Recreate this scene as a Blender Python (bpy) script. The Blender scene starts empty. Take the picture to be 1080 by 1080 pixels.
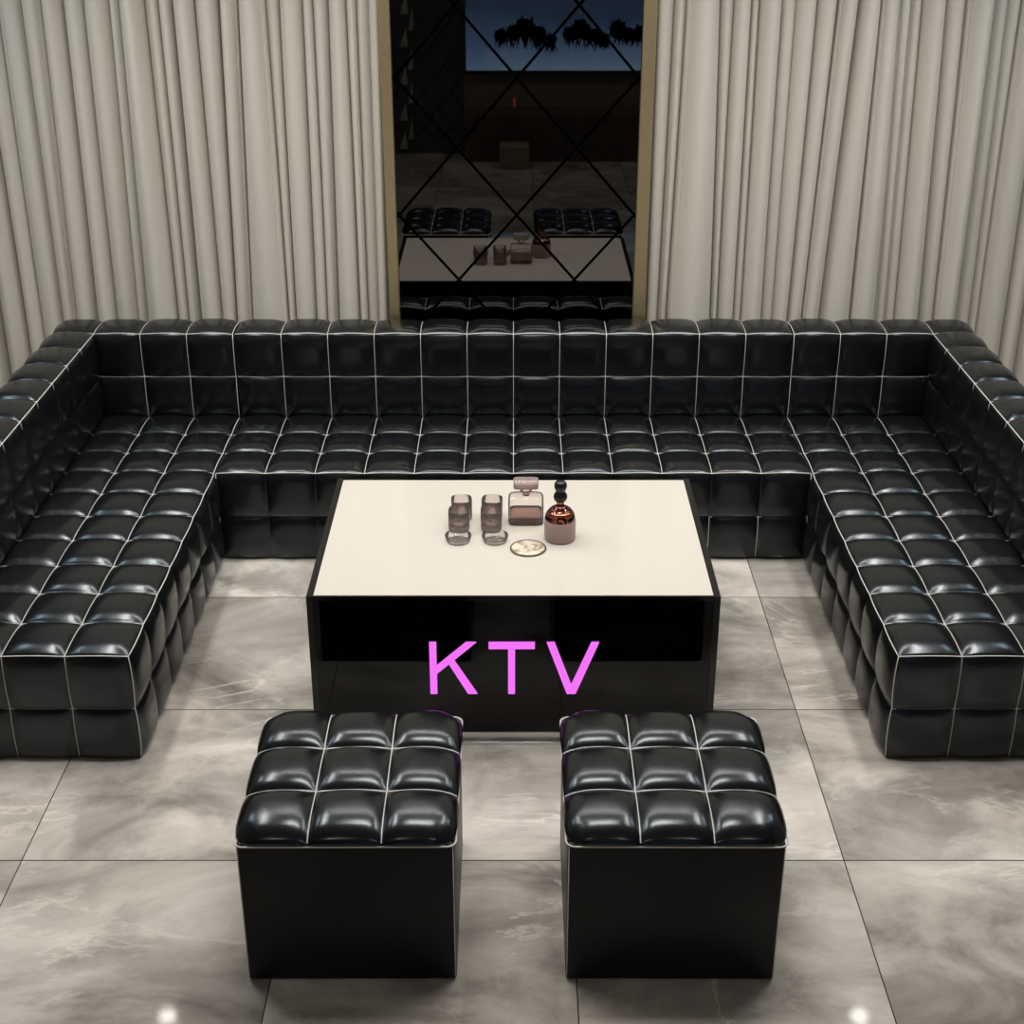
import bpy, bmesh, math, random
from mathutils import Vector, Matrix, noise
random.seed(7)
C = bpy.context.scene.collection
sc = bpy.context.scene

# ------------------------------------------------------------------ materials
def mat(name):
    m = bpy.data.materials.new(name); m.use_nodes = True
    nt = m.node_tree; b = nt.nodes['Principled BSDF']
    return m, nt, b
def setp(b, **k):
    for a, v in k.items():
        b.inputs[a.replace('_', ' ')].default_value = v
def rgb(r, g, b):
    def l(c):
        c /= 255.0
        return c/12.92 if c <= .04045 else ((c+.055)/1.055)**2.4
    return (l(r), l(g), l(b), 1)
def simple(name, col, rough=.4, metal=0, var=.0, scale=30, bump=0, **k):
    m, nt, b = mat(name)
    setp(b, Base_Color=col, Roughness=rough, Metallic=metal, **k)
    if var or bump:
        tc = nt.nodes.new('ShaderNodeTexCoord'); n = nt.nodes.new('ShaderNodeTexNoise')
        n.inputs['Scale'].default_value = scale; n.inputs['Detail'].default_value = 4
        nt.links.new(tc.outputs['Object'], n.inputs['Vector'])
        if var:
            mr = nt.nodes.new('ShaderNodeMapRange')
            mr.inputs['To Min'].default_value = max(0, rough-var); mr.inputs['To Max'].default_value = rough+var
            nt.links.new(n.outputs['Fac'], mr.inputs['Value']); nt.links.new(mr.outputs[0], b.inputs['Roughness'])
        if bump:
            bp = nt.nodes.new('ShaderNodeBump'); bp.inputs['Strength'].default_value = bump; bp.inputs['Distance'].default_value = .002
            nt.links.new(n.outputs['Fac'], bp.inputs['Height']); nt.links.new(bp.outputs[0], b.inputs['Normal'])
    return m

def leather():
    m, nt, b = mat('black_leather')
    setp(b, Base_Color=(.0050, .0056, .0062, 1), Roughness=.25)
    b.inputs['Specular IOR Level'].default_value = .6; b.inputs['Specular Tint'].default_value = (.84, .93, 1, 1)
    tc = nt.nodes.new('ShaderNodeTexCoord')
    v = nt.nodes.new('ShaderNodeTexVoronoi'); v.inputs['Scale'].default_value = 330
    n = nt.nodes.new('ShaderNodeTexNoise'); n.inputs['Scale'].default_value = 16; n.inputs['Detail'].default_value = 3
    n.inputs['Distortion'].default_value = .6
    nt.links.new(tc.outputs['Object'], v.inputs['Vector']); nt.links.new(tc.outputs['Object'], n.inputs['Vector'])
    b1 = nt.nodes.new('ShaderNodeBump'); b1.inputs['Strength'].default_value = .10; b1.inputs['Distance'].default_value = .0006
    b2 = nt.nodes.new('ShaderNodeBump'); b2.inputs['Strength'].default_value = .07; b2.inputs['Distance'].default_value = .005
    nt.links.new(v.outputs['Distance'], b1.inputs['Height']); nt.links.new(n.outputs['Fac'], b2.inputs['Height'])
    nt.links.new(b1.outputs[0], b2.inputs['Normal']); nt.links.new(b2.outputs[0], b.inputs['Normal'])
    mr = nt.nodes.new('ShaderNodeMapRange'); mr.inputs['To Min'].default_value = .19; mr.inputs['To Max'].default_value = .27
    nt.links.new(n.outputs['Fac'], mr.inputs['Value']); nt.links.new(mr.outputs[0], b.inputs['Roughness'])
    return m
M_leather = leather()
M_smooth = simple('smooth_black_leather', (.004, .004, .0038, 1), .4, var=.05, scale=20, bump=.15, Specular_IOR_Level=.3)
M_pipe = simple('pale_seam_piping', rgb(214, 212, 208), .3, var=.05)
M_base = simple('black_base_fabric', (.01, .01, .01, 1), .7, bump=.2)

def marble():
    m, nt, b = mat('grey_marble_tile')
    L = nt.links.new; N = nt.nodes.new
    tc = N('ShaderNodeTexCoord')
    mp = N('ShaderNodeMapping'); mp.inputs['Location'].default_value = (-.165/.8, 2.54/.8+.0, 0); mp.inputs['Scale'].default_value = (1/.8, 1/.8, 1)
    L(tc.outputs['Object'], mp.inputs['Vector'])
    fl = N('ShaderNodeVectorMath'); fl.operation = 'FLOOR'; L(mp.outputs[0], fl.inputs[0])
    fr = N('ShaderNodeVectorMath'); fr.operation = 'FRACTION'; L(mp.outputs[0], fr.inputs[0])
    wn = N('ShaderNodeTexWhiteNoise'); wn.noise_dimensions = '3D'; L(fl.outputs[0], wn.inputs['Vector'])
    off = N('ShaderNodeVectorMath'); off.operation = 'SCALE'; off.inputs['Scale'].default_value = 9; L(wn.outputs['Color'], off.inputs[0])
    add = N('ShaderNodeVectorMath'); add.operation = 'ADD'; L(tc.outputs['Object'], add.inputs[0]); L(off.outputs[0], add.inputs[1])
    rot = N('ShaderNodeMapping'); rot.inputs['Rotation'].default_value = (0, 0, .45); rot.inputs['Scale'].default_value = (.9, 1.5, 1)
    L(add.outputs[0], rot.inputs['Vector'])
    cloud = N('ShaderNodeTexNoise'); cloud.inputs['Scale'].default_value = 1.9; cloud.inputs['Detail'].default_value = 9; cloud.inputs['Roughness'].default_value = .62; cloud.inputs['Distortion'].default_value = .8
    L(rot.outputs[0], cloud.inputs['Vector'])
    cr = N('ShaderNodeValToRGB'); e = cr.color_ramp.elements
    e[0].position = .30; e[0].color = rgb(130, 125, 118); e[1].position = .70; e[1].color = rgb(224, 219, 211)
    x = e.new(.5); x.color = rgb(188, 182, 174)
    L(cloud.outputs['Fac'], cr.inputs['Fac'])
    # thin pale veins: where a warped noise crosses its middle value
    vn = N('ShaderNodeTexNoise'); vn.inputs['Scale'].default_value = 1.15; vn.inputs['Detail'].default_value = 7; vn.inputs['Roughness'].default_value = .6; vn.inputs['Distortion'].default_value = 1.3
    L(rot.outputs[0], vn.inputs['Vector'])
    s = N('ShaderNodeMath'); s.operation = 'SUBTRACT'; s.inputs[1].default_value = .5; L(vn.outputs['Fac'], s.inputs[0])
    a = N('ShaderNodeMath'); a.operation = 'ABSOLUTE'; L(s.outputs[0], a.inputs[0])
    mr = N('ShaderNodeMapRange'); mr.inputs['From Min'].default_value = 0; mr.inputs['From Max'].default_value = .016; mr.inputs['To Min'].default_value = .5; mr.inputs['To Max'].default_value = 0
    L(a.outputs[0], mr.inputs['Value'])
    pat = N('ShaderNodeTexNoise'); pat.inputs['Scale'].default_value = 2.6; L(add.outputs[0], pat.inputs['Vector'])
    pr = N('ShaderNodeMapRange'); pr.inputs['From Min'].default_value = .45; pr.inputs['From Max'].default_value = .62; L(pat.outputs['Fac'], pr.inputs['Value'])
    mu = N('ShaderNodeMath'); mu.operation = 'MULTIPLY'; L(mr.outputs[0], mu.inputs[0]); L(pr.outputs[0], mu.inputs[1])
    mx = N('ShaderNodeMix'); mx.data_type = 'RGBA'; mx.inputs['B'].default_value = rgb(238, 233, 224)
    L(mu.outputs[0], mx.inputs['Factor']); L(cr.outputs[0], mx.inputs['A'])
    # grout
    sx = N('ShaderNodeSeparateXYZ'); L(fr.outputs[0], sx.inputs[0])
    def edge(o, w):
        h = N('ShaderNodeMath'); h.operation = 'SUBTRACT'; h.inputs[1].default_value = .5; L(o, h.inputs[0])
        q = N('ShaderNodeMath'); q.operation = 'ABSOLUTE'; L(h.outputs[0], q.inputs[0])
        g = N('ShaderNodeMath'); g.operation = 'GREATER_THAN'; g.inputs[1].default_value = .5-w; L(q.outputs[0], g.inputs[0])
        return g.outputs[0]
    g1 = edge(sx.outputs['X'], .0022); g2 = edge(sx.outputs['Y'], .0028)
    gm = N('ShaderNodeMath'); gm.operation = 'MAXIMUM'; L(g1, gm.inputs[0]); L(g2, gm.inputs[1])
    mx2 = N('ShaderNodeMix'); mx2.data_type = 'RGBA'; mx2.inputs['B'].default_value = rgb(72, 62, 54)
    L(gm.outputs[0], mx2.inputs['Factor']); L(mx.outputs['Result'], mx2.inputs['A'])
    # large darker patches with ragged borders
    pn = N('ShaderNodeTexNoise'); pn.inputs['Scale'].default_value = 1.05; pn.inputs['Detail'].default_value = 10; pn.inputs['Roughness'].default_value = .58; pn.inputs['Distortion'].default_value = .25
    L(add.outputs[0], pn.inputs['Vector'])
    pm = N('ShaderNodeMapRange'); pm.inputs['From Min'].default_value = .5; pm.inputs['From Max'].default_value = .56; pm.inputs['To Min'].default_value = 0; pm.inputs['To Max'].default_value = .55
    L(pn.outputs['Fac'], pm.inputs['Value'])
    dk_ = N('ShaderNodeMix'); dk_.data_type = 'RGBA'; dk_.blend_type = 'MULTIPLY'; dk_.inputs['B'].default_value = (.42, .42, .42, 1)
    L(pm.outputs[0], dk_.inputs['Factor']); L(mx2.outputs['Result'], dk_.inputs['A'])
    L(dk_.outputs['Result'], b.inputs['Base Color'])
    setp(b, Roughness=.1)
    b.inputs['Specular IOR Level'].default_value = .38
    rr = N('ShaderNodeMapRange'); rr.inputs['To Min'].default_value = .035; rr.inputs['To Max'].default_value = .085
    L(cloud.outputs['Fac'], rr.inputs['Value']); L(rr.outputs[0], b.inputs['Roughness'])
    return m
M_floor = marble()

def fabric(name, col):
    m, nt, b = mat(name)
    setp(b, Base_Color=col, Roughness=.62)
    b.inputs['Sheen Weight'].default_value = .25
    b.inputs['Sheen Roughness'].default_value = .5
    tc = nt.nodes.new('ShaderNodeTexCoord'); mp = nt.nodes.new('ShaderNodeMapping'); mp.inputs['Scale'].default_value = (4, 4, 160)
    n = nt.nodes.new('ShaderNodeTexNoise'); n.inputs['Scale'].default_value = 3; n.inputs['Detail'].default_value = 3
    nt.links.new(tc.outputs['Object'], mp.inputs[0]); nt.links.new(mp.outputs[0], n.inputs['Vector'])
    bp = nt.nodes.new('ShaderNodeBump'); bp.inputs['Strength'].default_value = .12; bp.inputs['Distance'].default_value = .002
    nt.links.new(n.outputs['Fac'], bp.inputs['Height']); nt.links.new(bp.outputs[0], b.inputs['Normal'])
    return m
M_curtain = fabric('grey_beige_curtain_satin', rgb(202, 198, 188))
M_gold = simple('brushed_pale_gold', (.74, .60, .36, 1), .42, 1, var=.06, scale=60)
M_mirror = simple('smoked_mirror', (.115, .110, .105, 1), .015, 1)
M_groove = simple('mirror_joint_black', (.0006, .0006, .0006, 1), .8, Specular_IOR_Level=.0)
M_blackglass = simple('black_lacquer', (.004, .004, .004, 1), .15, Specular_IOR_Level=.35)
M_niche = simple('matte_black_inside', (.003, .003, .003, 1), .5)
M_divider = simple('charcoal_lacquer', (.007, .007, .0075, 1), .25, Specular_IOR_Level=.25)
M_white = simple('ivory_glass_top', rgb(198, 193, 184), .12, var=.02, scale=3)
M_steel = simple('brushed_steel', (.80, .79, .77, 1), .38, 1, var=.06, scale=80)
M_wall = simple('dark_taupe_paint', rgb(134, 124, 114), .7, bump=.1)
M_wallb = simple('warm_grey_paint', rgb(150, 142, 132), .8, bump=.1)
M_ceil = simple('ceiling_paint', rgb(190, 184, 174), .85, bump=.05)
M_blackplastic = simple('black_gloss_stopper', (.004, .004, .004, 1), .35)

def glass(name, col, rough=0.0, ior=1.45):
    m, nt, b = mat(name)
    setp(b, Base_Color=col, Roughness=rough, IOR=ior)
    b.inputs['Transmission Weight'].default_value = 1
    return m
def clearglass(name, face, edge, ior=1.4, milk=0, mcol=(.62, .5, .48, 1)):
    # clear tinted glass: fresnel reflection over tinted see-through, deeper tint where the path is long
    m, nt, b = mat(name); nt.nodes.remove(b); N = nt.nodes.new; L = nt.links.new
    out = nt.nodes['Material Output']
    fr = N('ShaderNodeFresnel'); fr.inputs['IOR'].default_value = ior
    lw = N('ShaderNodeLayerWeight'); lw.inputs['Blend'].default_value = .35
    mc_ = N('ShaderNodeMix'); mc_.data_type = 'RGBA'; mc_.inputs['A'].default_value = face; mc_.inputs['B'].default_value = edge
    L(lw.outputs['Facing'], mc_.inputs['Factor'])
    tr = N('ShaderNodeBsdfTransparent'); gl = N('ShaderNodeBsdfGlossy'); gl.inputs['Roughness'].default_value = .02
    L(mc_.outputs['Result'], tr.inputs['Color'])
    mx = N('ShaderNodeMixShader'); L(fr.outputs[0], mx.inputs[0]); L(tr.outputs[0], mx.inputs[1]); L(gl.outputs[0], mx.inputs[2])
    df = N('ShaderNodeBsdfDiffuse'); df.inputs['Color'].default_value = mcol
    m2 = N('ShaderNodeMixShader'); m2.inputs[0].default_value = milk
    L(mx.outputs[0], m2.inputs[1]); L(df.outputs[0], m2.inputs[2])
    L(m2.outputs[0], out.inputs['Surface'])
    return m
M_gl = clearglass('rosy_tinted_glass', (.965, .935, .925, 1), (.78, .70, .68, 1), 1.35, .10)
M_gl2 = clearglass('clear_glass', (.985, .975, .965, 1), (.75, .69, .67, 1), 1.35, .05, (.8, .75, .72, 1))
M_gl3 = clearglass('thick_rosy_glass', (.85, .78, .76, 1), (.6, .5, .48, 1), 1.45, .28, (.66, .55, .53, 1))
M_liq = clearglass('brown_rose_liquid', (.74, .61, .58, 1), (.52, .40, .37, 1), 1.15, .12, (.42, .30, .28, 1))
M_amber = glass('amber_glass', (.42, .13, .07, 1))
M_frost = simple('frosted_mauve_coating', rgb(158, 134, 130), .38, var=.05)
M_smoke = glass('smoked_front_glass', (.2, .2, .2, 1), 0, 1.3)
M_smoke.node_tree.nodes['Principled BSDF'].inputs['Specular IOR Level'].default_value = .5
def emis(name, col, s):
    m, nt, b = mat(name)
    setp(b, Base_Color=(.02, .02, .02, 1), Roughness=.5)
    b.inputs['Emission Color'].default_value = col; b.inputs['Emission Strength'].default_value = s
    return m
M_neon = emis('magenta_neon', (.90, .165, .93, 1), 1.0)
M_lamp = emis('warm_lamp_diffuser', (1, .95, .88, 1), 7)
M_panel = emis('ceiling_panel_diffuser', (1, .965, .92, 1), 2.5)
M_led = emis('red_standby_light', (1, .12, .08, 1), .7)

# ------------------------------------------------------------------ helpers
def obj(name, bm, m, parent=None, smooth=True, loc=None):
    me = bpy.data.meshes.new(name)
    bmesh.ops.recalc_face_normals(bm, faces=bm.faces)
    bm.to_mesh(me); bm.free()
    me.materials.append(m)
    if smooth:
        for p in me.polygons: p.use_smooth = True
    o = bpy.data.objects.new(name, me); C.objects.link(o)
    if parent: o.parent = parent
    if loc: o.location = loc
    return o
def tag(o, label=None, cat=None, group=None, kind=None):
    if label: o['label'] = label
    if cat: o['category'] = cat
    if group: o['group'] = group
    if kind: o['kind'] = kind
    return o
def thing(name, label, cat, loc=(0, 0, 0), rz=0, group=None):
    o = bpy.data.objects.new(name, None); C.objects.link(o)
    o.location = loc; o.rotation_euler = (0, 0, rz)
    return tag(o, label, cat, group)
def box(bm, x0, x1, y0, y1, z0, z1, bev=0, seg=2):
    vs = [bm.verts.new((x, y, z)) for x in (x0, x1) for y in (y0, y1) for z in (z0, z1)]
    fs = [bm.faces.new([vs[i] for i in f]) for f in ((0,1,3,2),(4,6,7,5),(0,4,5,1),(2,3,7,6),(0,2,6,4),(1,5,7,3))]
    if bev:
        es = list({e for f in fs for e in f.edges})
        bmesh.ops.bevel(bm, geom=es, offset=bev, segments=seg, affect='EDGES', profile=.5)
    return bm
def B(*a, **k): return box(bmesh.new(), *a, **k)
def tube(bm, pts, r, n=6, closed=False):
    pts = [Vector(p) for p in pts]; rings = []
    N = len(pts)
    for i, p in enumerate(pts):
        if closed: t = pts[(i+1) % N]-pts[i-1]
        else: t = pts[min(i+1, N-1)]-pts[max(i-1, 0)]
        t.normalize()
        up = Vector((0, 0, 1)) if abs(t.z) < .9 else Vector((0, 1, 0))
        a = t.cross(up).normalized(); b = t.cross(a).normalized()
        rings.append([bm.verts.new(p+r*(math.cos(2*math.pi*k/n)*a+math.sin(2*math.pi*k/n)*b)) for k in range(n)])
    for i in range(N if closed else N-1):
        A, D = rings[i], rings[(i+1) % N]
        for k in range(n): bm.faces.new((A[k], A[(k+1) % n], D[(k+1) % n], D[k]))
    if not closed:
        bm.faces.new(rings[0]); bm.faces.new(rings[-1][::-1])
def lathe(bm, prof, n=40, sx=1, sy=1, cx=0, cy=0, power=2):
    rings = []
    for r, z in prof:
        ring = []
        for k in range(n):
            a = 2*math.pi*k/n; c, s = math.cos(a), math.sin(a)
            if power != 2:
                q = (abs(c)**power+abs(s)**power)**(-1/power)
            else: q = 1
            ring.append(bm.verts.new((cx+r*sx*q*c, cy+r*sy*q*s, z)))
        rings.append(ring)
    for A, D in zip(rings, rings[1:]):
        for k in range(n): bm.faces.new((A[k], A[(k+1) % n], D[(k+1) % n], D[k]))
    bm.faces.new(rings[0][::-1]); bm.faces.new(rings[-1])
def sharpen(o, ang=35):
    me = o.data; bm = bmesh.new(); bm.from_mesh(me)
    for e in bm.edges:
        if len(e.link_faces) == 2 and e.calc_face_angle(0) > math.radians(ang): e.smooth = False
    bm.to_mesh(me); bm.free(); return o

HSM = .0065
def puffblock(x0, x1, y0, y1, z0, z1, n, h, m=12, power=3.8, skip=(), hv=None, flat=(), quiet=None):
    """box whose faces are pillows; n = cells along x, y, z; h = pillow height"""
    bm = bmesh.new()
    lo, hi = (x0, y0, z0), (x1, y1, z1)
    hv = hv or {}
    for ax in range(3):
        u, v = [a for a in range(3) if a != ax]
        for side in (0, 1):
            key = '-+'[side]+'xyz'[ax]
            if key in skip: continue
            flat = set(flat) | set(skip)
            hh = hv.get(key, h)
            nu, nv = n[u], n[v]; jit = {}
            sgn = 1 if side else -1
            g = []
            for i in range(nu*m+1):
                row = []
                for j in range(nv*m+1):
                    ci, cj = min(i//m, nu-1), min(j//m, nv-1)
                    su = 2*(i-ci*m)/m-1; sv = 2*(j-cj*m)/m-1
                    # finer sampling next to the seams
                    su = math.copysign(1-(1-abs(su))**1.6, su); sv = math.copysign(1-(1-abs(sv))**1.6, sv)
                    pu = lo[u]+(hi[u]-lo[u])*(ci+(su+1)/2)/nu; pv = lo[v]+(hi[v]-lo[v])*(cj+(sv+1)/2)/nv
                    if (ci, cj) not in jit: jit[(ci, cj)] = random.uniform(.88, 1.1)
                    d = hh*jit[(ci, cj)]*((1-abs(su)**power)*(1-abs(sv)**power))**.8
                    p = [0, 0, 0]; p[u] = pu; p[v] = pv; p[ax] = (hi if side else lo)[ax]
                    if d > 0:
                        wr = noise.noise(Vector(p)*22+Vector((side*9, ax*5, 0)))*.0010*min(1, d/.006)
                        d += wr
                    # seams rise between the crossings; on an outer edge they push out both ways
                    lu, lv = 1-su*su, 1-sv*sv
                    lift = HSM*(lu+lv-lu*lv)
                    qk = quiet[0] if quiet and p[1] >= quiet[1]-1e-6 else None
                    if key == qk: pass
                    elif key not in flat: p[ax] += sgn*(d+lift)
                    else: p[ax] += sgn*d*.1
                    for w_, k_, nk, ot in ((u, i, nu, 'xyz'[u]), (v, j, nv, 'xyz'[v])):
                        if k_ == 0 and '-'+ot not in flat and '-'+ot != qk: p[w_] -= lift
                        if k_ == nk*m and '+'+ot not in flat and '+'+ot != qk: p[w_] += lift
                    row.append(bm.verts.new(p))
                g.append(row)
            for i in range(nu*m):
                for j in range(nv*m):
                    q = (g[i][j], g[i+1][j], g[i+1][j+1], g[i][j+1])
                    bm.faces.new(q)
    bmesh.ops.remove_doubles(bm, verts=bm.verts, dist=1e-5)
    return bm
def lines(segs, r=.0018):
    bm = bmesh.new()
    for sg in segs:
        a, b = Vector(sg[0]), Vector(sg[1]); nc = sg[2] if len(sg) > 2 else 1; nm = sg[3] if len(sg) > 3 else ''
        k = 8*nc; pts = []
        for i in range(k+1):
            f = i/k*nc; q = 2*(f-int(min(f, nc-1e-9)))-1
            p = a+(b-a)*(i/k); l = HSM*(1-q*q)
            for c in range(0, len(nm), 2): p['xyz'.index(nm[c+1])] += l*(1 if nm[c] == '+' else -1)
            pts.append(p)
        tube(bm, pts, r, 6)
    return bm
def frange(a, b, n): return [a+(b-a)*i/n for i in range(n+1)]

# ------------------------------------------------------------------ room
a = .2; dk = .203; vz = .192
HS = 2*vz; HB = 4*vz; BT = .175
MY = .26            # mirror plane
YB = -7.2; XW = 2.85; ZC = 3.0
tag(obj('floor', B(-XW, XW, YB, .52, -.06, 0), M_floor, smooth=False), kind='structure')
tag(obj('ceiling', B(-XW, XW, YB, .52, ZC, ZC+.06), M_ceil, smooth=False), kind='structure')
tag(obj('wall_back', B(-XW, XW, .52, .6, -.06, ZC+.06), M_wallb, smooth=False), kind='structure')
tag(obj('wall_left', B(-XW-.08, -XW, YB, .6, -.06, ZC+.06), M_wallb, smooth=False), kind='structure')
tag(obj('wall_right', B(XW, XW+.08, YB, .6, -.06, ZC+.06), M_wallb, smooth=False), kind='structure')
tag(obj('wall_front', B(-XW-.08, XW+.08, YB-.08, YB, -.06, ZC+.06), M_wall, smooth=False), kind='structure')

# ------------------------------------------------------------------ mirror
t = thing('wall_mirror', 'smoked diamond-jointed mirror panel in pale gold frame between the curtains', 'mirror', (0, .52, 0))
mc = .014; mw0, mw1 = -.503, .528; MB, MT = .02, 2.92
def P(o, dy=.52): # world mesh under thing at y=.42
    o.location.y -= dy; return o
P(obj('backing_panel', B(mw0-.045, mw1+.055, MY+.012, .52, 0, MT), M_groove, t, False))
P(obj('mirror_glass', B(mw0, mw1, MY, MY+.01, MB, MT), M_mirror, t, False))
bm = bmesh.new()
pitch, rise = .2535, .2865
z0n = 1.22
def clip(p, q):
    # clip the segment to the glass rectangle
    (x0, z0), (x1, z1) = p, q; t0, t1 = 0, 1
    dx, dz = x1-x0, z1-z0
    for pp, qq in ((-dx, x0-mw0), (dx, mw1-x0), (-dz, z0-MB), (dz, MT-z0)):
        if abs(pp) < 1e-9:
            if qq < 0: return None
        else:
            r = qq/pp
            if pp < 0: t0 = max(t0, r)
            else: t1 = min(t1, r)
    if t0 >= t1: return None
    return (x0+dx*t0, z0+dz*t0), (x0+dx*t1, z0+dz*t1)
for s in (1, -1):
    for k in range(-16, 17, 2):
        # line through (mc + k*pitch, z0n) with slope s*rise/pitch
        x = mc+k*pitch; sl = s*rise/pitch
        c = clip((x-5, z0n-5*sl), (x+5, z0n+5*sl))
        if not c: continue
        (xa, za), (xb, zb) = c; d = Vector((xb-xa, 0, zb-za)).normalized(); nn = Vector((-d.z, 0, d.x))*.0058
        A, D = Vector((xa, MY-.0012, za)), Vector((xb, MY-.0012, zb))
        v = [bm.verts.new(p+Vector((0, dy, 0))) for dy in (0, .002) for p in (A-nn, A+nn, D+nn, D-nn)]
        for f in ((0,1,2,3),(7,6,5,4),(0,4,5,1),(1,5,6,2),(2,6,7,3),(3,7,4,0)): bm.faces.new([v[i] for i in f])
P(obj('diamond_joints', bm, M_groove, t, False))
P(obj('frame_strip', B(mw0-.045, mw0, MY-.03, MY+.012, 0, MT, bev=.003), M_gold, t, False))
P(obj('frame_strip', B(mw1, mw1+.055, MY-.03, MY+.012, 0, MT, bev=.003), M_gold, t, False))

# ------------------------------------------------------------------ curtains
def curtain(xs_top, xs_bot, zt, zb, y0, amp, seed, label):
    """creases at xs (top and bottom); between them rounded folds standing forward"""
    rnd = random.Random(seed); bm = bmesh.new()
    n = len(xs_top)-1; M = 20
    rid = [rnd.choice((0, 0, 1, -1)) for _ in range(n)]; NZ = 30
    am = [rnd.uniform(.7, 1.05) for _ in range(n)]
    sk = [rnd.uniform(-.35, .35) for _ in range(n)]
    ph = [rnd.uniform(0, 6.28) for _ in range(n+1)]
    dp = [rnd.uniform(-.012, .012) for _ in range(n+1)]
    g = []
    for kz in range(NZ+1):
        f = kz/NZ; z = zt+(zb-zt)*f; row = []
        X = [xs_top[i]*(1-f)+xs_bot[i]*f+.006*math.sin(ph[i]+f*3.1)*(0 if i in (0, n) else 1) for i in range(n+1)]
        for i in range(n):
            w = X[i+1]-X[i]
            for j in range(M+(1 if i == n-1 else 0)):
                s = 2*j/M-1; s = math.copysign(1-(1-abs(s))**1.5, s)
                q = (s+1)/2
                # s-shaped edges: the fold overhangs its crease slightly
                xx = X[i]+w*(q+.035*math.sin(2*math.pi*q)*-1)
                A = amp*am[i]*min(1.1, max(.6, w/.09))*(1+.15*math.sin(ph[i]+2.2*f))
                hump = (1-abs(s)**2.1)**.9*(1+sk[i]*s*.7)
                hump += .18*math.exp(-((s-rid[i]*.74)/.075)**2)*abs(rid[i]) - .13*math.exp(-((s-rid[i]*.6)/.08)**2)*abs(rid[i])
                hump -= .40*math.exp(-((1-abs(s))/.045)**2)
                crease = dp[i]*(1-q)+dp[i+1]*q
                small = .0035*math.sin(7*q+ph[i]+f*2.)*(1-s*s)
                y = y0-A*hump+crease+small
                row.append(bm.verts.new((xx, y, z)))
        g.append(row)
    for A, D in zip(g, g[1:]):
        for k in range(len(A)-1): bm.faces.new((A[k], A[k+1], D[k+1], D[k]))
    xm = (xs_top[0]+xs_top[-1])/2
    for v in bm.verts: v.co.x -= xm; v.co.y -= y0
    o = obj('curtain', bm, M_curtain)
    o.location = (xm, y0, 0)
    so = o.modifiers.new('thickness', 'SOLIDIFY'); so.thickness = .003; so.offset = 1
    return tag(o, label, 'curtain', 'floor-length curtains on the back wall')
PX = 1522.0
def xt(px): return (px-541.5)*.003894     # pixel column at the top row -> x near the curtain
def xb(px): return (px-541.5)*.00428      # pixel column at row 335
def cols(pairs, ext0=None, ext1=None):
    T = [xt(p) for p, q in pairs]; Bm = [xb(q) for p, q in pairs]
    # straight vertical drop below / above the visible stretch: average top and bottom
    return T, Bm
def make(pairs, seed, label, y0=.37, amp=.115):
    T, Bm = [], []
    for p, q in pairs:
        A, D = xt(p), xb(q)          # at z ~2.1 and z ~.77
        s = (A-D)/(2.1-.77)
        s = max(-.03, min(.03, s*.6))
        mid = (A+D)/2
        T.append(mid+s*(2.9-1.435)*.9); Bm.append(mid-s*(1.435-.02)*.9)
    for L_ in (T, Bm):
        for i in range(1, len(L_)): L_[i] = max(L_[i], L_[i-1]+.022)
    return curtain(T, Bm, 2.9, .02, y0, amp, seed, label)
make([(-150,-85),(-122,-62),(-98,-38),(-72,-15),(-50,5),(-25,28),(0,46),(25,66),(45,82),(70,101),(93,124),(117,146),(128,155),(152,188),(166,200),(180,213),(208,234),(236,247)],
     3, 'long grey-beige curtain hanging at the far left corner behind the sofa')
make([(236,247),(256,262),(279,305),(298,309),(319,334),(330,344),(346,357),(364,380),(376,390),(388,399),(407,413)],
     5, 'long grey-beige curtain with one broad flat fold, left of the mirror')
make([(689,680),(711,693),(724,697),(755,751),(775,757),(790,775),(799,780),(826,803),(842,812),(864,826),(886,843),(909,860),(928,895)],
     8, 'long grey-beige curtain hanging immediately right of the gold-framed mirror')
make([(928,895),(945,922),(958,936),(968,944),(990,972),(1014,984),(1044,1006),(1060,1020),(1078,1030),(1104,1058),(1130,1078),(1155,1100),(1180,1122),(1208,1146),(1236,1170)],
     11, 'long grey-beige curtain hanging at the far right corner behind the sofa')
o = obj('curtain_rail', B(-XW+.03, XW-.03, .27, .33, 2.95, 2.985, bev=.004), M_steel, smooth=False)
tag(o, 'slim steel curtain rail under the ceiling above the curtains', 'curtain rail')

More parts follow.
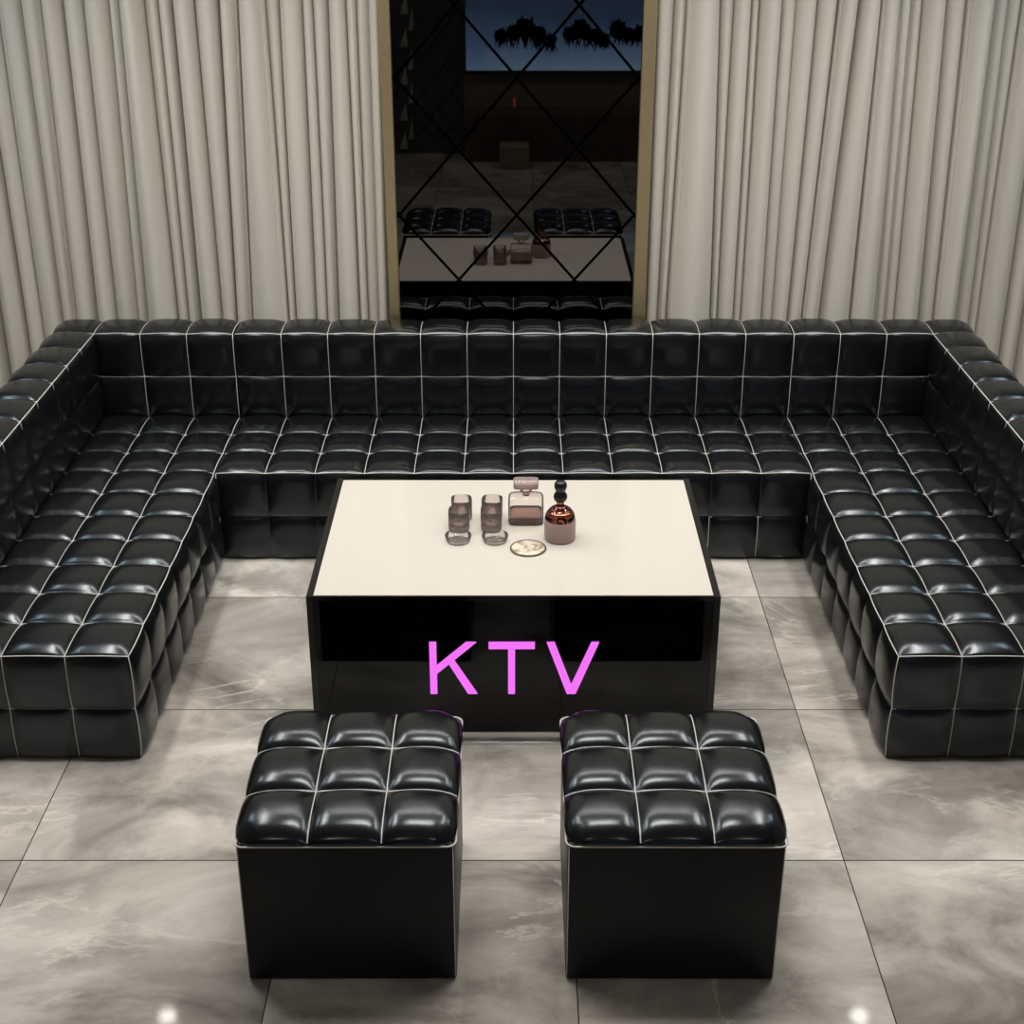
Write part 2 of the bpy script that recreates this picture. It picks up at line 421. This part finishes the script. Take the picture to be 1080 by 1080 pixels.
# ------------------------------------------------------------------ sofa
def sofa_main():
    t = thing('sofa', 'wide central section of the black tufted leather sofa, facing the table', 'sofa', (0, 0, 0))
    x0, x1 = -6*a+.004, 6*a-.004; yf = -3*dk; g = .002
    obj('seat', puffblock(x0, x1, yf, 0, .008, HS, (12, 3, 2), .022, skip=('+y',), flat=('-x', '+x', '-z'), hv={'-y': .015}), M_leather, t)
    obj('backrest', puffblock(x0, x1, g, BT, .008, HB, (12, 1, 4), .017, flat=('-x', '+x', '-z', '+y'), hv={'+z': .02}), M_leather, t)
    S = []
    for i, x in enumerate(frange(x0, x1, 12)):
        if 0 < i < 12: S.append(((x, yf, HS), (x, 0, HS), 3, '+z'))
        if i == 0 or i == 12: S.append(((x, yf, HS), (x, yf, .01), 2, '-y'))
    for y in frange(yf, -dk, 2): S.append(((x0, y, HS), (x1, y, HS), 12, '+z' if y > yf+.01 else '+z-y'))
    for i in (10, 11):
        x = x0+(x1-x0)*i/12; S.append(((x, yf, HS/2), (x, yf, .01), 1, '-y'))
    S.append(((x0+(x1-x0)*10/12, yf, HS/2), (x1, yf, HS/2), 2, '-y'))
    obj('seat_piping', lines(S), M_pipe, t)
    S = []
    for x in frange(x0, x1, 12)[1:-1]:
        S += [((x, g, HS), (x, g, HB), 2, '-y'), ((x, g, HB), (x, BT, HB), 1, '+z')]
    for z in (HS+vz, HB): S.append(((x0, g, z), (x1, g, z), 12, '-y' if z < HB else '-y+z'))
    obj('back_piping', lines(S), M_pipe, t)
sofa_main()
def sofa_side(s, label):
    """s=-1 left, +1 right : L-shaped corner and long chaise"""
    t = thing('corner_sofa', label, 'sofa', (s*6*a, 0, 0))
    def X(p, q): return (min(s*p, s*q)-s*6*a, max(s*p, s*q)-s*6*a)
    yf = -10*dk; g = .002; e = .004
    xa, xb_ = X(6*a+e, 9*a)
    inner = '+x' if s < 0 else '-x'; outer = '-x' if s < 0 else '+x'
    obj('seat', puffblock(xa, xb_, yf, 0, .008, HS, (3, 10, 2), .022, skip=('+y', outer), flat=('-z',), hv={'-y': .013, inner: .022}, quiet=(inner, -3*dk)), M_leather, t)
    obj('backrest', puffblock(xa, xb_, g, BT, .008, HB, (3, 1, 4), .017, flat=('-z', '+y', inner, outer), hv={'+z': .02}), M_leather, t)
    o0, o1 = X(9*a, 9*a+BT)
    obj('corner_block', puffblock(o0, o1, g, BT, .008, HB, (1, 1, 4), .012, flat=('-z', inner, '-y'), hv={'+z': .02}), M_leather, t)
    obj('side_backrest', puffblock(o0, o1, yf, 0, .008, HB, (1, 10, 4), .013, flat=('-z', '+y'), hv={'+z': .023, '-y': .018}), M_leather, t)
    S = []; x6 = s*e; x9 = s*3*a
    for i in range(3):
        x = x6+(x9-x6)*i/3
        if i: S.append(((x, yf, HS), (x, 0, HS), 10, '+z'))
        else: S += [((x, yf, HS), (x, -3*dk, HS), 7, '+z'+inner), ((x, -3*dk, HS), (x, 0, HS), 3, '+z')]
    for i in range(10): S.append(((x6, yf+i*dk, HS), (x9, yf+i*dk, HS), 3, '+z' if i else '+z-y'))
    for i in range(4):
        x = x6+(x9-x6)*i/3; S.append(((x, yf, HS), (x, yf, .012), 2, '-y' if i else '-y'+inner))
    S.append(((x6, yf, HS/2), (x9, yf, HS/2), 3, '-y'))
    obj('seat_piping', lines(S), M_pipe, t)
    S = []
    for i in range(4):
        x = x6+(x9-x6)*i/3
        S += [((x, g, HS), (x, g, HB), 2, '-y'), ((x, g, HB), (x, BT, HB), 1, '+z')]
    for z in (HS+vz, HB): S.append(((x6, g, z), (x9, g, z), 3, '-y' if z < HB else '-y+z'))
    S.append(((x9, g, HB), (x9+s*BT*.8, g, HB), 1, '+z'))
    obj('back_piping', lines(S), M_pipe, t)
    S = [((x9, yf, HB), (x9, 0, HB), 10, '+z'+inner)]
    for i in range(1, 11):
        y = yf+(i-1)*dk
        S += [((x9, y, HB+.001), (x9+s*.03, y, HB+.002)), ((x9-s*.001, y, HB), (x9-s*.003, y, HB-.035))]
    for z in (HB, HB-vz, HS, vz): S.append(((x9, yf, z), (x9+s*BT, yf, z), 1, '-y'))
    obj('side_piping', lines(S), M_pipe, t)
sofa_side(-1, 'left arm of the black tufted leather sofa, a corner and long seat')
sofa_side(1, 'right arm of the black tufted leather sofa, a corner and long seat')

# ------------------------------------------------------------------ ottomans
def ottoman():
    t = thing('ottoman', '', 'ottoman')
    w, d = .272, .285
    # upholstered box body: tapering slightly at the bottom rear edges
    bm = B(-w, w, -d, d, .001, .438, bev=.010, seg=4)
    obj('body', bm, M_smooth, t)
    obj('foot_board', B(-w+.02, w-.02, -d+.02, d-.02, 0, .02), M_base, t, False)
    W, D, z0 = w+.004, d+.004, .437
    def top(s_, t_, puff=True):
        def cell(q):
            f = (q+1)/2*3; c = min(int(f), 2); return 2*(f-c)-1
        E = max(0, (1-abs(s_)**8)*(1-abs(t_)**8))**.55
        cs, ct = cell(s_), cell(t_)
        pz = .023*((1-abs(cs)**3.8)*(1-abs(ct)**3.8))**.8
        lift = .006*((1-cs*cs)+(1-ct*ct)-(1-cs*cs)*(1-ct*ct))
        # rounded plan corners
        ax_, ay = abs(s_), abs(t_); k = 1
        if max(ax_, ay) > 0: k = max(ax_, ay)/((ax_**14+ay**14)**(1/14))
        k = 1-(1-k)*min(1, max(ax_, ay)**3)
        x, y = s_*W*k, t_*D*k
        bul = math.sin(math.pi*min(1, E))*.012
        x += math.copysign(bul*ax_**6*(.35+.65*(1-abs(ct)**3)), s_); y += math.copysign(bul*ay**6*(.35+.65*(1-abs(cs)**3)), t_)
        return Vector((x, y, z0+.024*E+(pz if puff else 0)*min(1, E*1.5)+lift*min(1, E)))
    bm = bmesh.new(); cnt = 14
    def grid1():
        out = []
        for c in range(3):
            for k in range(cnt):
                q = 2*k/cnt-1; q = math.copysign(1-(1-abs(q))**1.6, q)
                out.append(-1+2*(c+(q+1)/2)/3)
        return [-1, -.9985]+out[1:]+[.9985, 1]
    G = grid1(); vv = [[bm.verts.new(top(p, q)) for q in G] for p in G]
    for i in range(len(G)-1):
        for j in range(len(G)-1): bm.faces.new((vv[i][j], vv[i+1][j], vv[i+1][j+1], vv[i][j+1]))
    obj('tufted_top', bm, M_leather, t)
    bmS = bmesh.new()
    for q in (-1/3, 1/3):
        L1 = [i/40-1 for i in range(81)]
        tube(bmS, [top(q, p, False)+Vector((0, 0, .0006)) for p in L1], .0019, 6)
        tube(bmS, [top(p, q, False)+Vector((0, 0, .0006)) for p in L1], .0019, 6)
    obj('seam_piping', bmS, M_pipe, t)
    bm = bmesh.new(); pts = []
    W, D, r = w+.005, d+.005, .024
    for cx, cy, a0 in ((W-r, D-r, 0), (-W+r, D-r, 90), (-W+r, -D+r, 180), (W-r, -D+r, 270)):
        for k in range(6):
            an = math.radians(a0+18*k); pts.append((cx+r*math.cos(an), cy+r*math.sin(an), .437))
    tube(bm, pts, .0023, 8, True)
    for sx in (-1, 1):
        for sy in (-1, 1): tube(bm, [(sx*(w-.004), sy*(d-.004), .436), (sx*(w-.004), sy*(d-.004), .2), (sx*(w-.004), sy*(d-.004), .014)], .0022, 6)
    obj('edge_piping', bm, M_pipe, t)
    return t
def copy_tree(o, parent=None):
    c = o.copy(); C.objects.link(c)
    if parent: c.parent = parent
    for ch in list(o.children): copy_tree(ch, c)
    return c
ot = ottoman(); ot2 = copy_tree(ot)
for o, x, l, r in ((ot, -.421, 'cube-shaped black leather ottoman with tufted top, the left one of the pair', .004), (ot2, .409, 'cube-shaped black leather ottoman with tufted top, the right one of the pair', -.004)):
    o.location = (x, -2.742, 0); o.rotation_euler.z = r
    tag(o, l, 'ottoman', 'tufted ottomans in front of the table')

# ------------------------------------------------------------------ table
TH = .55; TX = .65; YF, YK = -1.945, -1.03
t = thing('coffee_table', 'low black lacquer coffee table with ivory top, glowing letters on its front', 'table', (0, (YF+YK)/2, 0))
cy = (YF+YK)/2; yf, yk = YF-cy, YK-cy
ZB = .042
obj('side_panel', B(-TX, -TX+.022, yf, yk, ZB, TH, bev=.0015), M_blackglass, t, False)
obj('side_panel', B(TX-.022, TX, yf, yk, ZB, TH, bev=.0015), M_blackglass, t, False)
obj('back_panel', B(-TX+.022, TX-.022, yk-.018, yk, ZB, TH-.003), M_blackglass, t, False)
obj('table_top', B(-TX+.0225, TX-.0225, yf+.0085, yk-.0185, TH-.014, TH+.001, bev=.001), M_white, t, False)
obj('bottom_cabinet', B(-TX+.0225, TX-.0225, yf+.012, yk-.0185, ZB, .262), M_divider, t, False)
obj('divider', B(-.125, .125, yf+.012, yk-.0185, .262, TH-.0145), M_divider, t, False)
obj('side_frame', B(-TX+.0225, -.61, yf+.012, yk-.0185, .262, TH-.0145), M_divider, t, False)
obj('side_frame', B(.61, TX-.0225, yf+.012, yk-.0185, .262, TH-.0145), M_divider, t, False)
obj('niche_back', B(-.61, -.125, yf+.35, yf+.36, .262, TH-.0145), M_niche, t, False)
obj('niche_back', B(.125, .61, yf+.35, yf+.36, .262, TH-.0145), M_niche, t, False)
obj('front_glass', B(-TX+.0225, TX-.0225, yf+.002, yf+.007, ZB+.002, TH-.0145), M_smoke, t, False)
obj('front_rail', B(-TX+.0225, TX-.0225, yf+.001, yf+.008, TH-.0143, TH+.0006), M_blackglass, t, False)
pl = obj('plinth', B(-TX+.03, TX-.03, yf+.012, yk-.03, .0, ZB), M_steel, t, False)
obj('plinth_trim', B(-TX+.028, TX-.028, yf-.004, yf+.0115, .0, .010, bev=.002), simple('polished_trim', (.9, .88, .85, 1), .12, 1), pl, False)
# letters (strokes traced in front-plane coordinates: u right, v down, in pixels of the photo)
def letter(polys):
    bm = bmesh.new()
    for poly in polys:
        v = []
        for y in (yf-.005, yf+.001):
            for (px, py) in poly:
                v.append(bm.verts.new((LX(px, py), y, LZ(py))))
        n = len(poly)
        bm.faces.new(v[:n]); bm.faces.new(v[n:][::-1])
        for k in range(n): bm.faces.new((v[k], v[n+k], v[n+(k+1) % n], v[(k+1) % n]))
    return bm
F_, TP, CY, CZ = 1521.83, .440697, -5.91535, 2.71627
def LZ(py):
    tt = (540-py)/F_; c, s = math.cos(TP), math.sin(TP)
    dy = c+tt*s; dz = -s+tt*c; k = (YF-.005-CY)/dy
    return CZ+dz*k
def LX(px, py):
    # upright letters: one scale for the whole word, taken at its middle row
    tt = (540-705)/F_; c, s = math.cos(TP), math.sin(TP)
    k = (YF-.005-CY)/(c+tt*s)
    return (px-543)/F_*k*.99+.001
T0, T1 = 677.8, 732
fg = [o for o in t.children if o.name.startswith('front_glass')][0]
k_ = obj('letter_k', letter([[(453.5,T0),(461,T0),(461,T1),(453.5,T1)],
    [(461,711),(461,702.5),(492.5,T0),(503.3,T0)],
    [(473.8,700.6),(479.2,696.2),(504,T1),(494,T1)]]), M_neon, fg, False)
l2 = obj('letter_t', letter([[(516.4,T0),(565.3,T0),(565.3,T0+7),(516.4,T0+7)], [(537,T0+7),(544.4,T0+7),(544.4,T1),(537,T1)]]), M_neon, fg, False)
l3 = obj('letter_v', letter([[(577.8,T0),(586.2,T0),(604.6,722.5),(604.6,T1),(600,T1)], [(633.3,T0),(625.2,T0),(604.6,722.5),(604.6,T1),(609.4,T1)]]), M_neon, fg, False)
for o in (k_, l2, l3): o['label'] = 'glowing magenta letter'

# ------------------------------------------------------------------ glassware
def tumbler(x, y, label, src=[]):
    if not src:
        t = thing('tumbler', label, 'glass', group='tumblers on the table')
        bm = bmesh.new(); r = .036
        lathe(bm, [(r*.9, .0), (r*.97, .004), (r, .012), (r, .074), (r*.975, .0755), (r*.93, .074), (r*.9, .022), (r*.8, .017), (.002, .016)], 32, power=3.2)
        obj('glass_wall', bm, M_gl, t)
        src.append(t); o = t
    else: o = copy_tree(src[0])
    o.location = (x, y, TH+.001); o.rotation_euler.z = random.uniform(-.12, .12)
    tag(o, label, 'glass')
    return o
tumbler(-.186, -1.463, 'small rosy glass tumbler in front of another, left stack of tumblers')
tumbler(-.180, -1.375, 'small rosy glass tumbler standing behind the leftmost front tumbler')
tumbler(-.076, -1.463, 'small rosy glass tumbler in front, nearest the square decanter')
tumbler(-.074, -1.375, 'small rosy glass tumbler standing behind, beside the square decanter')
def dish(x, y, label, src=[]):
    if not src:
        bm = bmesh.new(); r = .045
        lathe(bm, [(r*.86, 0), (r*.9, .001), (r, .022), (r*.985, .024), (r*.955, .022), (r*.86, .004), (.002, .0035)], 48)
        o = obj('glass_dish', bm, M_gl2); src.append(o)
    else:
        o = src[0].copy(); C.objects.link(o)
    o.location = (x, y, TH+.001)
    return tag(o, label, 'dish', 'shallow dishes on the table')
dish(-.186, -1.553, 'small shallow clear glass dish in front of the leftmost tumblers')
dish(-.062, -1.553, 'small shallow clear glass dish between tumblers and round coaster')
# square decanter
t = thing('decanter', 'square clear glass decanter with wide flat stopper, half full of brown drink', 'decanter', (.043, -1.405, TH+.001))
def slab(w, d, z0, z1, rc, n=40, top=1.0, shoulder=0):
    bm = bmesh.new(); prof = [(.93, z0), (.985, z0+.003), (1, z0+.010)]
    prof += [(1, z1-.020), (.985, z1-.009), (.93, z1-.003), (.82, z1)]
    lathe(bm, prof, n, sx=w, sy=d, power=rc)
    return bm
bm = slab(.061, .034, 0, .104, 5, 64)
bo = obj('bottle', bm, M_gl2, t)
bm = bmesh.new(); lathe(bm, [(.9, .007), (.97, .012), (.97, .050), (.01, .0502)], 64, sx=.056, sy=.029, power=5)
obj('drink', bm, M_liq, bo)
bm = bmesh.new(); lathe(bm, [(.014, .1045), (.0135, .118), (.020, .120), (.022, .126), (.018, .131), (.012, .132)], 32)
obj('neck', bm, M_gl, t)
bm = bmesh.new(); lathe(bm, [(.95, .1325), (1, .1345), (1, .159), (.95, .161)], 48, sx=.043, sy=.024, power=6)
obj('stopper', bm, M_gl3, t)
# round flask
t = thing('flask', 'round amber glass flask with frosted lower half and black bulb stopper', 'bottle', (.157, -1.535, TH+.001))
bm = bmesh.new(); lathe(bm, [(.044, 0), (.0505, .003), (.053, .010), (.0535, .072), (.052, .0745), (.01, .0745)], 48)
obj('frosted_base', bm, M_frost, t)
bm = bmesh.new()
pr = [(.0515, .075)]+[(.052*math.cos(an), .075+.052*math.sin(an)*.95) for an in [math.radians(q) for q in range(8, 73, 8)]]
pr += [(.0135, .128), (.0125, .137), (.0145, .140)]
lathe(bm, pr, 48); obj('amber_dome', bm, M_amber, t)
bm = bmesh.new()
lathe(bm, [(.013, .1405), (.020, .144), (.0235, .154), (.022, .164), (.0165, .173), (.0150, .177), (.0185, .183), (.0215, .193), (.0205, .204), (.016, .211), (.008, .214)], 36)
obj('stopper', bm, M_blackplastic, t)
# flat round coaster
t = thing('coaster', 'flat round glass coaster with dark rim in front of the decanter', 'coaster', (.049, -1.613, TH+.001))
bm = bmesh.new(); lathe(bm, [(.054, 0), (.056, .001), (.056, .004), (.054, .0045)], 48)
m, nt, b = mat('mottled_coaster_glass'); setp(b, Roughness=.12)
tc = nt.nodes.new('ShaderNodeTexCoord'); n = nt.nodes.new('ShaderNodeTexNoise'); n.inputs['Scale'].default_value = 22; n.inputs['Distortion'].default_value = 1
cr = nt.nodes.new('ShaderNodeValToRGB'); cr.color_ramp.elements[0].position = .38; cr.color_ramp.elements[0].color = rgb(150, 136, 122); cr.color_ramp.elements[1].position = .56; cr.color_ramp.elements[1].color = rgb(222, 208, 192)
nt.links.new(tc.outputs['Object'], n.inputs['Vector']); nt.links.new(n.outputs['Fac'], cr.inputs['Fac']); nt.links.new(cr.outputs[0], b.inputs['Base Color'])
obj('disc', bm, m, t)
bm = bmesh.new(); tube(bm, [(.058*math.cos(q*math.pi/24), .058*math.sin(q*math.pi/24), .0035) for q in range(48)], .0028, 8, True)
obj('rim', bm, simple('dark_brown_rim', rgb(88, 76, 70), .25), t)

# ------------------------------------------------------------------ far end of the room (seen in the mirror)
def far(px, py, off=0.0):
    Y = 2*MY-(YB+off); tt = (540-py)/F_; c, s = math.cos(TP), math.sin(TP)
    k = (Y-CY)/(c+tt*s)
    return (px-541.5)/F_*k, CZ+(-s+tt*c)*k
t = thing('television', 'large screen showing dark trees against a blue dusk sky, reflected in the mirror', 'television', (0, YB, 0))
x0, _ = far(490, 40); zb = far(500, 77)[1]
TVB = zb; TVX0, TVX1 = x0, 1.65; TVT = 1.85
obj('screen_body', B(TVX0, TVX1, .004, .05, TVB, TVT, bev=.004), M_blackglass, t, False)
m, nt, b = mat('dusk_sky_picture'); setp(b, Base_Color=(0, 0, 0, 1), Roughness=.3)
tc = nt.nodes.new('ShaderNodeTexCoord'); sp = nt.nodes.new('ShaderNodeSeparateXYZ'); nt.links.new(tc.outputs['Object'], sp.inputs[0])
n = nt.nodes.new('ShaderNodeTexNoise'); n.inputs['Scale'].default_value = 2.2; n.inputs['Detail'].default_value = 4
nt.links.new(tc.outputs['Object'], n.inputs['Vector'])
ad = nt.nodes.new('ShaderNodeMath'); ad.operation = 'MULTIPLY_ADD'; ad.inputs[1].default_value = .35; nt.links.new(n.outputs['Fac'], ad.inputs[0]); nt.links.new(sp.outputs['Z'], ad.inputs[2])
mr = nt.nodes.new('ShaderNodeMapRange'); mr.inputs['From Min'].default_value = TVB+.17; mr.inputs['From Max'].default_value = TVB+1.1; nt.links.new(ad.outputs[0], mr.inputs['Value'])
cr = nt.nodes.new('ShaderNodeValToRGB'); e = cr.color_ramp.elements
e[0].color = (.40, .62, .95, 1); e[1].color = (.05, .075, .13, 1); q = e.new(.25); q.color = (.20, .36, .66, 1); q = e.new(.55); q.color = (.085, .15, .29, 1)
nt.links.new(mr.outputs[0], cr.inputs['Fac']); nt.links.new(cr.outputs[0], b.inputs['Emission Color']); b.inputs['Emission Strength'].default_value = 1.0
pic = obj('picture', B(TVX0+.012, TVX1-.012, .05, .053, TVB+.03, TVT-.012), m, t, False)
# tree silhouettes on the picture
rnd = random.Random(4)
for cx, cy_, R in ((528, 36, .05), (541, 34, .055), (554, 28, .075), (568, 36, .06), (580, 42, .05), (600, 34, .05), (612, 30, .07), (626, 36, .06), (636, 40, .045), (652, 30, .065), (664, 36, .05), (676, 34, .06), (690, 30, .07), (706, 36, .06), (724, 32, .07)):
    bm = bmesh.new(); R *= 1.3; X, Z = far(cx, cy_)
    ring = [bm.verts.new((X+R*rnd.uniform(.75, 1.1)*math.cos(q*math.pi/7), .0545, Z+R*rnd.uniform(.7, 1.05)*math.sin(q*math.pi/7))) for q in range(14)]
    bm.faces.new(ring)
    for q in range(26):
        an = rnd.uniform(-.15, 1.15)*math.pi; sgn = -1 if rnd.random() < .75 else 1
        bx_, bz_ = X+R*.7*math.cos(an), Z+sgn*R*.6*abs(math.sin(an))
        L_ = R*rnd.uniform(.5, 1.7 if sgn < 0 else .8); w_ = R*.16
        dx_ = rnd.uniform(-.5, .5)*L_
        bm.faces.new([bm.verts.new(p) for p in ((bx_-w_, .0545, bz_), (bx_+w_, .0545, bz_), (bx_+dx_, .0545, bz_+sgn*L_))])
    bmesh.ops.solidify(bm, geom=bm.faces[:], thickness=.0005)
    obj('tree_silhouette', bm, M_niche, pic, False)
# low cabinet under the screen, pale switch box, door and diamond panel
t = thing('media_cabinet', 'low dark brown cabinet with red standby light under the screen, dimly seen in the mirror', 'cabinet', (0, YB+.01, 0))
obj('body', B(TVX0+.02, 2.1, 0, .41, .0, .42, bev=.004), simple('dark_brown_veneer', rgb(84, 74, 66), .35, var=.05), t, smooth=False)
X, Z = far(542.5, 108, .43)
obj('standby_light', B(X-.008, X+.008, .40, .416, Z-.04, Z+.04), M_led, t, smooth=False)
X0, Z0 = far(527, 160, .43); X1, Z1 = far(558, 136, .43)
o = obj('waste_bin', B(X0, X1, YB+.50, YB+.72, 0, .20, bev=.012), simple('cream_plastic', rgb(150, 142, 120), .5), smooth=False)
tag(o, 'small cream bin on the floor before the dark cabinet, seen in the mirror', 'bin')
t = thing('diamond_panel', 'dark panel of diamond mirrors with pale pointed studs, reflected at the left mirror edge', 'mirror', (-1.45, YB, 0))
pb = obj('panel_board', B(-1.2, .98, .004, .03, .0, 2.9), simple('smoked_panel', (.12, .115, .11, 1), .2, .5), t, False)
bm = bmesh.new()
for s in (1, -1):
    for k in range(-8, 16):
        xa = -1.0+.25*k
        p0, p1 = Vector((xa, .033, .1)), Vector((xa+s*2.2, .033, 2.8))
        # clip in x
        def atx(x): f = (x-p0.x)/(p1.x-p0.x); return p0.lerp(p1, f)
        f0, f1 = 0, 1
        lo, hi = -1.0, .98
        ts = sorted(((lo-p0.x)/(p1.x-p0.x), (hi-p0.x)/(p1.x-p0.x)))
        f0, f1 = max(0, ts[0]), min(1, ts[1])
        if f1-f0 < .02: continue
        tube(bm, [p0.lerp(p1, f0), p0.lerp(p1, f1)], .005, 4)
obj('lattice', bm, simple('bronze_lattice', (.12, .10, .08, 1), .35, 1), t, False)
M_stud = simple('pale_silver_stud', (.85, .85, .84, 1), .5, .3)
for i, py in enumerate((5, 20, 40, 62, 80, 98, 118, 136, 148)):
    X, Z = far(424.5 if i % 2 == 0 else 432.5, py, .06)
    bm = bmesh.new(); w_ = .035 if i % 2 == 0 else .022; h_ = .085 if i % 2 == 0 else .1
    v = [bm.verts.new(p) for p in ((-w_, 0, -h_), (w_*1.2, 0, -h_), (w_*.9, 0, h_), (0, .05, -h_*.2))]
    for f in ((0,1,2),(0,3,1),(1,3,2),(2,3,0)): bm.faces.new([v[k] for k in f])
    so_ = obj('bevel_stud', bm, M_stud, pb, False); so_.location = (X+1.45, .035, Z)

# ------------------------------------------------------------------ lights
def area(name, loc, size, power, col=(1, .955, .90), sy=None, rot=(0, 0, 0), spread=None, shape=None):
    l = bpy.data.lights.new(name, 'AREA'); l.energy = power; l.color = col
    l.shape = shape or ('RECTANGLE' if sy else 'DISK'); l.size = size
    if sy: l.size_y = sy
    if spread: l.spread = math.radians(spread)
    o = bpy.data.objects.new(name, l); C.objects.link(o); o.location = loc; o.rotation_euler = rot
    return o
def downlight(x, y, power, label, src=[], spread=140, size=.09):
    if not src:
        t = thing('downlight', label, 'ceiling light')
        bm = bmesh.new(); lathe(bm, [(.062, 0), (.060, -.008), (.050, -.010), (.046, -.004)], 40); obj('trim_ring', bm, M_steel, t)
        bm = bmesh.new(); lathe(bm, [(.045, -.0105), (.045, -.0125)], 32); obj('diffuser', bm, M_lamp, t)
        src.append(t); o = t
    else: o = copy_tree(src[0])
    o.location = (x, y, ZC); tag(o, label, 'ceiling light', 'round downlights in the ceiling')
    area('lamp', (x, y, ZC-.02), size, power, spread=spread)
for x, y, p, l in [
    (-1.84, -.12, .45, 'round downlight over the left corner of the sofa'), (1.84, -.12, .45, 'round downlight over the right corner of the sofa'),
    (-1.2, -6.1, 9, 'added round downlight brightening the screen end of the room, screen-left'), (1.2, -6.1, 9, 'added round downlight brightening the screen end of the room, screen-right')]:  # far pair is added to brighten the room end shown in the mirror
    downlight(x, y, p, l)
def panel(x, y, lx, ly, power, label):
    t = thing('ceiling_panel_light', label, 'ceiling light', (x, y, ZC))
    obj('panel_frame', B(-lx/2-.02, lx/2+.02, -ly/2-.02, ly/2+.02, -.035, 0, bev=.004), M_steel, t, False)
    obj('panel_diffuser', B(-lx/2, lx/2, -ly/2, ly/2, -.038, -.0345), M_panel, t, False)
    area('panel_lamp', (x, y, ZC-.045), lx, power, sy=ly, spread=130)
panel(0, -2.15, 1.3, .42, 19, 'rectangular ceiling light panel over the coffee table and ottomans')
panel(0, -.55, 2.6, .22, 24, 'long narrow ceiling light panel over the wide middle seat')
panel(-1.65, -1.3, .22, 1.6, 22, 'long narrow ceiling light panel over the left long seat')
panel(1.65, -1.3, .22, 1.6, 22, 'long narrow ceiling light panel over the right long seat')
# added cool strips by both side walls, to tint the shaded curtain folds
for s in (-1, 1):
    t = thing('added_cool_strip', ('left' if s < 0 else 'right')+' added cool strip high on the side wall, tinting the curtain folds', 'ceiling light', (s*2.78, -.9, 2.9))
    obj('channel', B(-.03, .03, -.6, .6, .0, .05, bev=.004), M_steel, t, False)
    obj('strip_diffuser', B(-.022, .022, -.58, .58, -.004, .0), emis('cool_strip_diffuser', (.75, .88, 1, 1), 1.5), t, False)
    area('added_cool_lamp', (s*2.74, -.9, 2.88), .1, 9, (.72, .87, 1), sy=1.1, rot=(0, s*math.radians(50), 0))
w = bpy.data.worlds.new('world'); sc.world = w; w.use_nodes = True
w.node_tree.nodes['Background'].inputs[0].default_value = (.5, .6, .7, 1); w.node_tree.nodes['Background'].inputs[1].default_value = .05

# ------------------------------------------------------------------ camera
cam = bpy.data.cameras.new('camera'); co = bpy.data.objects.new('camera', cam); C.objects.link(co); sc.camera = co
cam.sensor_width = 36; cam.sensor_fit = 'HORIZONTAL'; cam.lens = F_/1080*36
cam.shift_x = -1.5/1080
co.location = (0, CY, CZ); co.rotation_euler = (math.pi/2-TP, 0, 0)
cam.clip_end = 50
sc.view_settings.view_transform = 'Standard'; sc.view_settings.look = 'None'
sc.view_settings.gamma = 1; sc.view_settings.use_curve_mapping = False
sc.view_settings.exposure = 0
